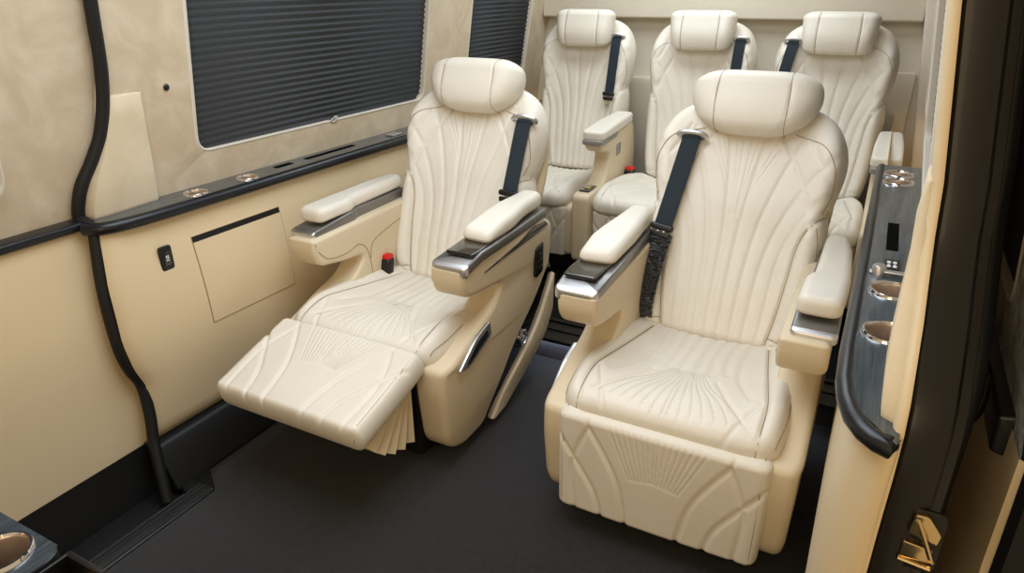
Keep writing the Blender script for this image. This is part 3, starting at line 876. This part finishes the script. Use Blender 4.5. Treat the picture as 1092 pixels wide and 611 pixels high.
# ------------------------------------------------------------------ side ledges with cup holders
def cup(mb_unused, parent, c, r, name='cup_holder', dp=.055):
    mb = MB()
    lathe(mb, [(r*.86, -dp-.007), (r*.88, -dp), (r*.90, -.002), (r*.93, .002), (r, .004), (r*1.09, .002), (r*1.10, -.004)], c, 40, 0, cap=False)
    o = mb.build(name, CUPIN, parent, 50); lab(o, 'steel cup holder')
    mb = MB(); lathe(mb, [(r*.91, .002), (r*.95, .0055), (r*1.03, .0055), (r*1.11, .001), (r*1.11, -.004)], c, 40, cap=False); mb.build('rim', CHROME, o)
    mb = MB(); lathe(mb, [(r*.87, -.0), (r*.5, .001), (0, .0)], (c[0], c[1], c[2]-dp-.003), 30); mb.build('cup_base', BLACKP, o)
    return o

def ledge_top(mb, outline, z, holes, mi, thick=.028):
    """flat top with round cup openings: bmesh ngon cut by ring bridging, done as strips along y"""
    # outline: function (y)->(x0,x1); holes: [(x,y,r)]
    V = []; F = []
    ys = set(np.round(np.linspace(outline[0], outline[1], 24), 4))
    ycuts = []
    for hx, hy, hr in holes:
        for t in np.linspace(-1, 1, 15): ys.add(round(hy+hr*math.sin(t*PI/2), 5))
    ys = sorted(ys); f = outline[2]
    def segs(y):
        x0, x1 = f(y)
        for hx, hy, hr in holes:
            if abs(y-hy) <= hr+1e-6:
                h = math.sqrt(max(0, hr*hr-(y-hy)**2)); return [(x0, hx-h), (hx+h, x1)], True
        return [(x0, (x0+x1)/2), ((x0+x1)/2, x1)], False
    for a, b_ in zip(ys[:-1], ys[1:]):
        mid = (a+b_)/2; _, inh = segs(mid)
        if inh:
            hx, hy, hr = [h for h in holes if abs(mid-h[1]) < h[2]][0]
            def sg2(y):
                x0, x1 = f(y); h = math.sqrt(max(0, hr*hr-(y-hy)**2)); return [(x0, hx-h), (hx+h, x1)]
            A, B = sg2(a), sg2(b_)
        else:
            A = [f(a)]; B = [f(b_)]
        for (p, q), (r_, s_) in zip(A, B):
            if q-p < 1e-6 and s_-r_ < 1e-6: continue
            o = len(V); V += [(p, a, z), (q, a, z), (s_, b_, z), (r_, b_, z)]; F.append((o, o+1, o+2, o+3))
    mb.add(V, F, mi)

ZT = .762
# right console
cupsR = [(.077, 1.175, .039), (.080, 1.365, .039), (.079, 2.205, .038), (.079, 2.30, .038)]
def fR(y):
    x0 = float(np.interp(y, [.85, .862, .88, .91, .95, 1.0, 1.1, 2.42], [.092, .078, .060, .044, .034, .028, .026, .034]))
    return x0, max(x0+.002, .090 if y < .90 else min(.150, .094+(y-.90)*.35))
T = thing('side_console', (0, 0, 0), 'dark brushed ledge with four cup holders along the right wall', 'console ledge', 'wall ledges with cup holders')
mb = MB(); ledge_top(mb, (.85, 2.42, fR), ZT, [(x, y, r*1.02) for x, y, r in cupsR], 0)
mb.build('ledge_top', WOOD, T, 20, normals=False)
pts = [(fR(y)[0]-.002, y, ZT-.012) for y in [.8505, .856, .862, .87, .88, .895, .91, .93, .95, .975, 1.0, 1.05, 1.1, 1.4, 1.8, 2.42]]
mb = MB(); tube(mb, [(.084, .866, ZT-.012)]+pts[1:], .0145, 12); lab(mb.build('edge_nosing', NOSE, T), 'rounded black edge')
for x, y, r in cupsR: cup(None, T, (x, y, ZT), r)
mb = MB(); box(mb, .062, .086, 1.60, 1.80, ZT-.006, ZT+.0015, .001, cr=.004); lab(mb.build('phone_slot', SLOTB, T), 'long black recessed slot')
mb = MB(); box(mb, .060, .090, 1.475, 1.535, ZT-.004, ZT+.003, .001, cr=.004)
for i in range(2):
    for j in range(2):
        box(mb, .066+i*.011, .073+i*.011, 1.486+j*.023, 1.497+j*.023, ZT+.002, ZT+.004, .0005, 1)
        box(mb, .068+i*.011, .071+i*.011, 1.500+j*.018, 1.503+j*.018, ZT+.002, ZT+.004, .0005, 1)
lab(mb.build('charging_socket', [BLACKP, WHITE], T), 'black charging socket with white marks')
mb = MB(); lathe(mb, [(0, .02), (.010, .02), (.0125, .016), (.0125, 0)], (.052, 1.445, ZT), 24); box(mb, .052, .130, 1.437, 1.450, ZT+.004, ZT+.011, .003)
box(mb, .036, .050, 1.44, 1.455, ZT, ZT+.006, .002)
lab(mb.build('latch', SILVER, T), 'small silver latch')
# right lower panel (continuous with the console plan curve)
mb = MB(); V = []; F = []
plan = [(.100, .876), (.098, .870), (.094, .864), (.086, .864), (.076, .872), (.058, .892), (.046, .92), (.040, .96), (.037, 1.02), (.038, 1.3), (.042, 2.0), (.045, 3.46)]
zs = np.linspace(.755, .03, 12)
for z in zs:
    for x, y in plan: V.append((x+(.004-.012*math.sin(PI*(.755-z)/.725)+.02*max(0, .3-z))*(1 if x < .08 else .2), y, z))
n = len(plan)
for i in range(len(zs)-1):
    for k in range(n-1): F.append((i*n+k, i*n+k+1, (i+1)*n+k+1, (i+1)*n+k))
mb.add(V, F); pr = mb.build('trim_right_panel', PANEL, bpy.data.objects['wall_right'], 60)
# left console
cupsL = [(-1.662, 1.235, .031), (-1.660, 1.420, .031)]
def fL(y):
    x1 = float(np.interp(y, [.935, .945, .97, 1.0, 1.05, 1.12, 2.42], [-1.672, -1.655, -1.643, -1.636, -1.630, -1.626, -1.590]))
    return XL(y, .76)-.004, x1
T = thing('side_console', (0, 0, 0), 'dark ledge with rounded front edge along the left wall below the large window', 'console ledge', 'wall ledges with cup holders')
mb = MB(); ledge_top(mb, (.936, 2.42, fL), ZT, [(x, y, r*1.02) for x, y, r in cupsL], 0); mb.build('ledge_top', WOOD, T, 20, normals=False)
pts = [(fL(y)[1]+.002, y, ZT-.013) for y in [.937, .945, .957, .97, .985, 1.0, 1.05, 1.12, 1.5, 2.0, 2.42]]
mb = MB(); tube(mb, [(-1.69, .925, ZT-.013)]+pts, .0165, 12); lab(mb.build('edge_nosing', NOSE, T), 'rounded black edge')
for x, y, r in cupsL: cup(None, T, (x, y, ZT), r, dp=.02)
def lpar(mb, Y0, Y1, xo, w, mi=0):
    for k in range(1):
        box(mb, 0, w, Y0, Y1, ZT-.005, ZT+.0015, .001, cr=.003)
    mb.warp(lambda x, y, z: (x+XL(y, .76)+xo, y, z))
mb = MB(); lpar(mb, 1.68, 1.92, .030, .020); lab(mb.build('phone_slot', SLOTB, T), 'long black recessed slot')
mb = MB(); lpar(mb, 1.55, 1.62, .028, .022); lab(mb.build('charging_socket', SLOTB, T), 'black charging socket')
mb = MB(); box(mb, -1.665, -1.625, 2.10, 2.16, ZT, ZT+.006, .002); lab(mb.build('latch', SILVER, T), 'small silver latch')

# storage flap and switch in the left panel
def LX(Y, z):
    t = (.735-z)/.625; return -1.645+.03*(Y-1)*(1-t*.3)+.75*(.03*math.sin(PI*min(1, t*1.05))+.035*t)
T = thing('storage_flap', (-1.66, 1.325, .40), 'flat beige storage flap with black top strip in the left wall', 'storage flap')
def onwall(mb): return mb.warp(lambda w, Y, z: (LX(Y, z)+w+1.66, Y-1.325, z-.40))
def gridslab(Y0, Y1, z0, z1, w0, w1, mi=0, mb=None):
    mb = mb or MB(); V = []; F = []; ny, nz = 6, 8
    for i in range(nz+1):
        for j in range(ny+1):
            V.append((w1, Y0+(Y1-Y0)*j/ny, z0+(z1-z0)*i/nz))
    for i in range(nz):
        for j in range(ny): F.append((i*(ny+1)+j, i*(ny+1)+j+1, (i+1)*(ny+1)+j+1, (i+1)*(ny+1)+j))
    # rim
    o = len(V); rim = [j for j in range(ny+1)]+[i*(ny+1)+ny for i in range(1, nz+1)]+[nz*(ny+1)+j for j in range(ny-1, -1, -1)]+[i*(ny+1) for i in range(nz-1, 0, -1)]
    for q in rim: V.append((w0, V[q][1], V[q][2]))
    for a in range(len(rim)):
        b_ = (a+1) % len(rim); F.append((rim[a], rim[b_], o+b_, o+a))
    mb.add(V, F, mi); return mb
mb = gridslab(1.165, 1.485, .400, .660, -.004, .0008); onwall(mb); mb.build('flap_gap', THREAD, T, 20)
mb = gridslab(1.1675, 1.4825, .4025, .642, -.004, .0022); onwall(mb); mb.build('flap_panel', PANEL, T, 20)
mb = gridslab(1.1675, 1.4825, .6435, .659, -.004, .0015); onwall(mb); lab(mb.build('pull_strip', BLACKM, T, 20), 'black pull strip')
T = thing('wall_switch', (LX(1.078, .63), 1.078, .63), 'small black window switch left of the storage flap', 'switch')
mb = MB(); slab(mb, rr(-.019, .019, -.034, .034, .009, 6), -.002, .006, .003, 'yzx', 3); mb.build('bezel', BLACKP, T)
mb = MB(); slab(mb, rr(-.011, .011, -.022, .022, .004, 4), .004, .008, .002, 'yzx', 2); r_ = mb.build('rocker', GLOSS, T)
mb = MB()
for a, c in ((-.004, .004), (.001, .004), (-.004, -.001), (.001, -.001)): box(mb, .0078, .0085, a, a+.0035, c, c+.0035, .0002)
box(mb, .0078, .0085, -.004, .0045, -.007, -.0045, .0002)
mb.build('window_icon', WHITE, r_)

# ------------------------------------------------------------------ floor, step, sill
mb = MB(); box(mb, -1.53, .30, -.6, 2.07, -.05, 0, .002); box(mb, -1.75, -1.52, .99, 2.06, -.05, -.001, .002); struct('floor', mb, CARPET)
mb = MB(); box(mb, -1.72, .20, 2.065, 3.47, -.05, .088, .004)
struct('floor_rear', mb, CARPET2)
mb = MB(); box(mb, -1.60, .06, 2.055, 2.075, -.02, .078, .004); struct('trim_3', mb, CARPET3)
mb = MB(); box(mb, -1.60, .06, 2.03, 2.19, .080, .094, .004)
box(mb, -1.6, .06, 2.10, 2.125, .0935, .099, .002); box(mb, -1.6, .06, 2.165, 2.185, .0935, .101, .002)
struct('trim_4', mb, mat('black_step_nosing', '08080a', .3))
# door sill on the left
mb = MB(); box(mb, -1.70, -1.525, -.6, .97, -.07, -.018, .003); struct('trim_5', mb, BLACKM)
mb = MB(); box(mb, -1.522, -1.462, -.6, .955, -.02, .006, .004)
for x in (-1.515, -1.50, -1.472): tube(mb, [(x, -.6, .006), (x, .953, .006)], .003, 6)
struct('trim_2', mb, mat('dark_sill_metal', '3b3f42', .35, metal=.6))
# floor end plate by the seal
mb = MB(); P = rpoly([(-1.66, .95), (-1.52, .905), (-1.46, .955), (-1.56, 1.02), (-1.66, 1.03)], .01, 4); slab(mb, P, -.02, .008, .004, 'xyz', 3)
struct('trim_6', mb, BLACKP)
# ceiling
mb = MB(); box(mb, -1.75, .20, -.6, 3.5, 1.88, 1.93, .01); struct('ceiling', mb, LIP)

# ------------------------------------------------------------------ back wall
mb = MB(); box(mb, -1.75, .22, 3.44, 3.5, .0, 1.9, .004); wb = struct('wall_back', mb, BACKW)
mb = MB(); P = rpoly([(3.36, 1.132, .012), (3.46, 1.132, .002), (3.46, 1.9), (3.36, 1.9)], .005, 5); slab(mb, P, -1.60, .082, .008, 'yzx', 3); mb.build('upper_ledge', BACKW, wb)
mb = MB(); slab(mb, rr(.0, .10, .3, .93, .01, 4), 3.425, 3.445, .004, 'xzy', 2); mb.build('corner_patch', LIP, wb)
mb = MB(); slab(mb, rr(-1.50, -.10, .3, .86, .03, 4), 3.40, 3.445, .008, 'xzy', 2); mb.build('lower_pad', BACKW, wb)
mb = MB(); box(mb, -.035, .02, 3.34, 3.46, .09, 1.88, .01)
mb.warp(lambda x, y, z: (x+XR(3.4, z), y, z)); mb.build('corner_post', LIP, wb)

# ------------------------------------------------------------------ right door jamb
# trim end (turns outwards from the wall surface), leather coloured
mb = MB(); V = []; F = []
zz_ = [TOP, 1.6, 1.4, 1.27, 1.15, 1.05, .98, .93, .88, .84, .80, .76, .70, .6, .5, .4, .3, .2, .1, .0]
def EY(z): return seal_y(z, SEALR)
for z in zz_:
    Y = EY(z); x = JX(z)
    for a, b_ in [(x-.015, Y+.03), (x-.0145, Y+.006), (x-.011, Y-.003), (x-.006, Y-.006), (x-.001, Y-.004), (x, Y+.01)]: V.append((a, b_, z))
n = 6
for i in range(len(zz_)-1):
    for k in range(n-1): F.append((i*n+k, i*n+k+1, (i+1)*n+k+1, (i+1)*n+k))
mb.add(V, F); mb.build('trim_edge', PANEL, bpy.data.objects['wall_right'], 60)
# metal pillar
mb = MB(); V = []; F = []
for z in zz_:
    Y = EY(z); x = JX(z)
    row = [(x-.002, Y+.03), (x, Y), (x+.004, Y-.006), (x+.030, Y-.007), (x+.048, Y+.0), (x+.053, Y+.012), (x+.064, Y+.018), (x+.069, Y+.05), (x+.072, Y+.13), (x+.082, Y+.14), (x+.095, Y+.15), (x+.099, Y+.19)]
    for a, b_ in row: V.append((a, b_, z))
n = 12
for i in range(len(zz_)-1):
    for k in range(n-1): F.append((i*n+k, i*n+k+1, (i+1)*n+k+1, (i+1)*n+k))
mb.add(V, F); jp = mb.build('trim_7', JAMB, None, 30); tag(jp, kind='structure')
# black rear seal line
mb = MB(); tube(mb, [(JX(z)+.078, EY(z)+.135, z) for z in zz_], .013, 10); struct('trim_8', mb, BLACKM)

# striker
T = thing('door_striker', (.150, .895, .612), 'brassy metal latch striker on the dark door jamb at lower right', 'latch striker')
mb = MB(); slab(mb, rr(-.024, .024, -.05, .05, .012, 4), -.026, -.020, .002, 'xzy', 2); lab(mb.build('plate', JAMB, T), 'dark mounting plate')
mb = MB(); slab(mb, rpoly([(-.018, .012), (.018, .005), (.020, .022), (.002, .046), (-.014, .046)], .004, 4), -.034, -.024, .002, 'xzy', 2); mb.build('upper_wedge', BRASS, T)
mb = MB(); slab(mb, rpoly([(-.020, -.030), (.016, -.030), (.016, -.006), (-.020, -.002)], .004, 4), -.032, -.024, .002, 'xzy', 2); mb.build('lower_wedge', BRASS, T)
mb = MB(); tube(mb, [(-.012, -.03, .04), (.004, -.045, .012), (.018, -.03, -.026)], .0035, 8); tube(mb, [(-.02, -.03, -.034), (.018, -.035, -.034)], .004, 8); mb.build('striker_bar', BRASS, T)

# sliding door, open, outside the body

XO = lambda Y, z: .245-.09*max(0, z-.72)
mb = MB(); outer = [(.955, .715), (2.25, .715), (2.25, TOP), (1.10, TOP), (1.07, 1.1), (1.0, .9)]
wall_with_hole(mb, outer, rr(1.22, 2.1, .83, 1.47, .05), XO, .03, 1)
V = []; F = []
zs = np.linspace(.72, .02, 12)
for z in zs:
    for Y in (.945, .955, .98, 1.4, 2.25): V.append((.243+.012*(Y < .95)+.02*max(0, .4-z), Y-.02*(z < .5), z))
for i in range(len(zs)-1):
    for k in range(4): F.append((i*5+k, i*5+k+1, (i+1)*5+k+1, (i+1)*5+k))
mb.add(V, F, 2)
V = []; F = []
for z in list(np.linspace(1.88, .02, 14)):
    y = .945 if z < .9 else 1.06
    for a, b_ in ((.25, y-.003), (.258, y-.022), (.30, y-.03), (.34, y-.01), (.35, y+.3), (.35, 2.25)): V.append((a-.09*max(0, z-.72), b_, z))
for i in range(13):
    for k in range(5): F.append((i*6+k, i*6+k+1, (i+1)*6+k+1, (i+1)*6+k))
mb.add(V, F, 3)
d2 = mb.build('door_2', [MARBLE, LIP, PANEL, BLACKM], None, 30); tag(d2, kind='structure')
mb = MB(); slab(mb, rpoly([(.262, .665), (.225, .675), (.222, .735), (.262, .742)], .006, 4), 1.03, 2.25, .006, 'xzy', 3); mb.build('ledge_strip', NOSE, d2)
b = blind(1.22, 2.1, .825, 1.47, XO, 1, .012); tag(b, 'charcoal pleated blind of the opened sliding door at the right edge', 'window blind', 'charcoal pleated window blinds')
mb = MB(); tube(mb, spline([(.150, 1.03, .70), (.175, 1.04, .695), (.205, 1.07, .71), (.215, 1.12, .75)], 8), .007, 10)
tag(mb.build('door_check_strap', BLACKP), 'curved black rubber strap between dark jamb and opened sliding door', 'strap')

# ------------------------------------------------------------------ near console, bottom left corner
T = thing('console_cabinet', (-.95, .2, 0), 'dark topped console corner with a cup holder in the near left corner', 'console')
mb = MB(); P = rpoly([(-.40, -.25, .01), (.105, -.25, .01), (.105, .128, .006), (.03, .135, .05), (-.40, .10, .01)], .01, 8)
slab(mb, P, .02, .553, .004, 'xyz', 3); mb.build('body', PANEL, T)
hx, hy, hr = .038, .083, .036
mb = MB(); ledge_top(mb, (-.25, .128, lambda y: (-.40, .105 if y < .09 else .105-.05*(1-math.sqrt(max(0, 1-((y-.09)/.05)**2))))), .622, [(hx, hy, hr*1.02)], 0); mb.build('console_top', WOOD, T, 20, normals=False)
mb = MB(); slab(mb, rpoly([(-.40, -.25, .01), (.105, -.25, .01), (.105, .128, .03), (-.40, .128, .01)], .01, 8), .550, .6215, .003, 'xyz', 3, cap=False); mb.build('console_edge', NOSE, T)
cup(None, T, (hx, hy, .622), hr)
mb = MB()
box(mb, .106, .112, -.2, .132, .56, .618, .002); box(mb, .180, .188, -.2, .132, .56, .618, .002); box(mb, .108, .186, .124, .132, .56, .618, .002); box(mb, .108, .186, -.2, .128, .02, .585, .002)
bx_ = lab(mb.build('socket_tray', BLACKP, T), 'black socket tray')
mb = MB()
for i, y in enumerate((.098, .070)):
    box(mb, .128, .138, y, y+.02, .585, .592, .001); box(mb, .145, .152, y+.002, y+.016, .585, .590, .001)
lab(mb.build('contacts', BRASS, bx_), 'brass socket contacts')

# ------------------------------------------------------------------ camera
R = np.array([[0.8842972, 0.1823202, -0.4298578], [0.4668284, -0.363884, 0.8060147], [-0.0094656, -0.9134264, -0.4068939]])
cam = bpy.data.cameras.new('camera'); co = bpy.data.objects.new('camera', cam); COL.objects.link(co)
cam.sensor_fit = 'HORIZONTAL'; cam.sensor_width = 36; cam.lens = 36*732.07/1092; cam.clip_start = .01
X_, Y_, Z_ = R[:, 0], -R[:, 1], -R[:, 2]
co.matrix_world = Matrix(((X_[0], Y_[0], Z_[0], 0), (X_[1], Y_[1], Z_[1], 0), (X_[2], Y_[2], Z_[2], 1.3), (0, 0, 0, 1)))
scene.camera = co

# ------------------------------------------------------------------ light
w = bpy.data.worlds.new('world'); scene.world = w; w.use_nodes = True
bg = w.node_tree.nodes['Background']; bg.inputs['Color'].default_value = (1, .76, .46, 1); bg.inputs['Strength'].default_value = .6
def area(name, loc, size, power, col, rot=(0, 0, 0)):
    l = bpy.data.lights.new(name, 'AREA'); l.shape = 'RECTANGLE'; l.size, l.size_y = size; l.energy = power; l.color = col
    o = bpy.data.objects.new(name, l); COL.objects.link(o); o.location = loc; o.rotation_euler = rot; return o
area('ceiling_light', (-.8, 1.1, 1.86), (1.0, 1.2), 22.5, (.84, .94, 1.04))
area('ceiling_light', (-.8, 2.75, 1.86), (1.0, .7), 14.5, (.85, .95, 1.04))
area('doorway_light', (-.15, -.75, 1.35), (.9, .9), 9.5, (1, .76, .46), (math.radians(84), 0, math.radians(-8)))
area('step_light', (-.80, 2.043, .077), (1.5, .012), .9, (.72, .82, 1), (math.radians(-14), 0, 0))
scene.view_settings.view_transform = 'Standard'; scene.view_settings.look = 'None'
scene.view_settings.gamma = 1; scene.view_settings.exposure = -.12; scene.view_settings.use_curve_mapping = False
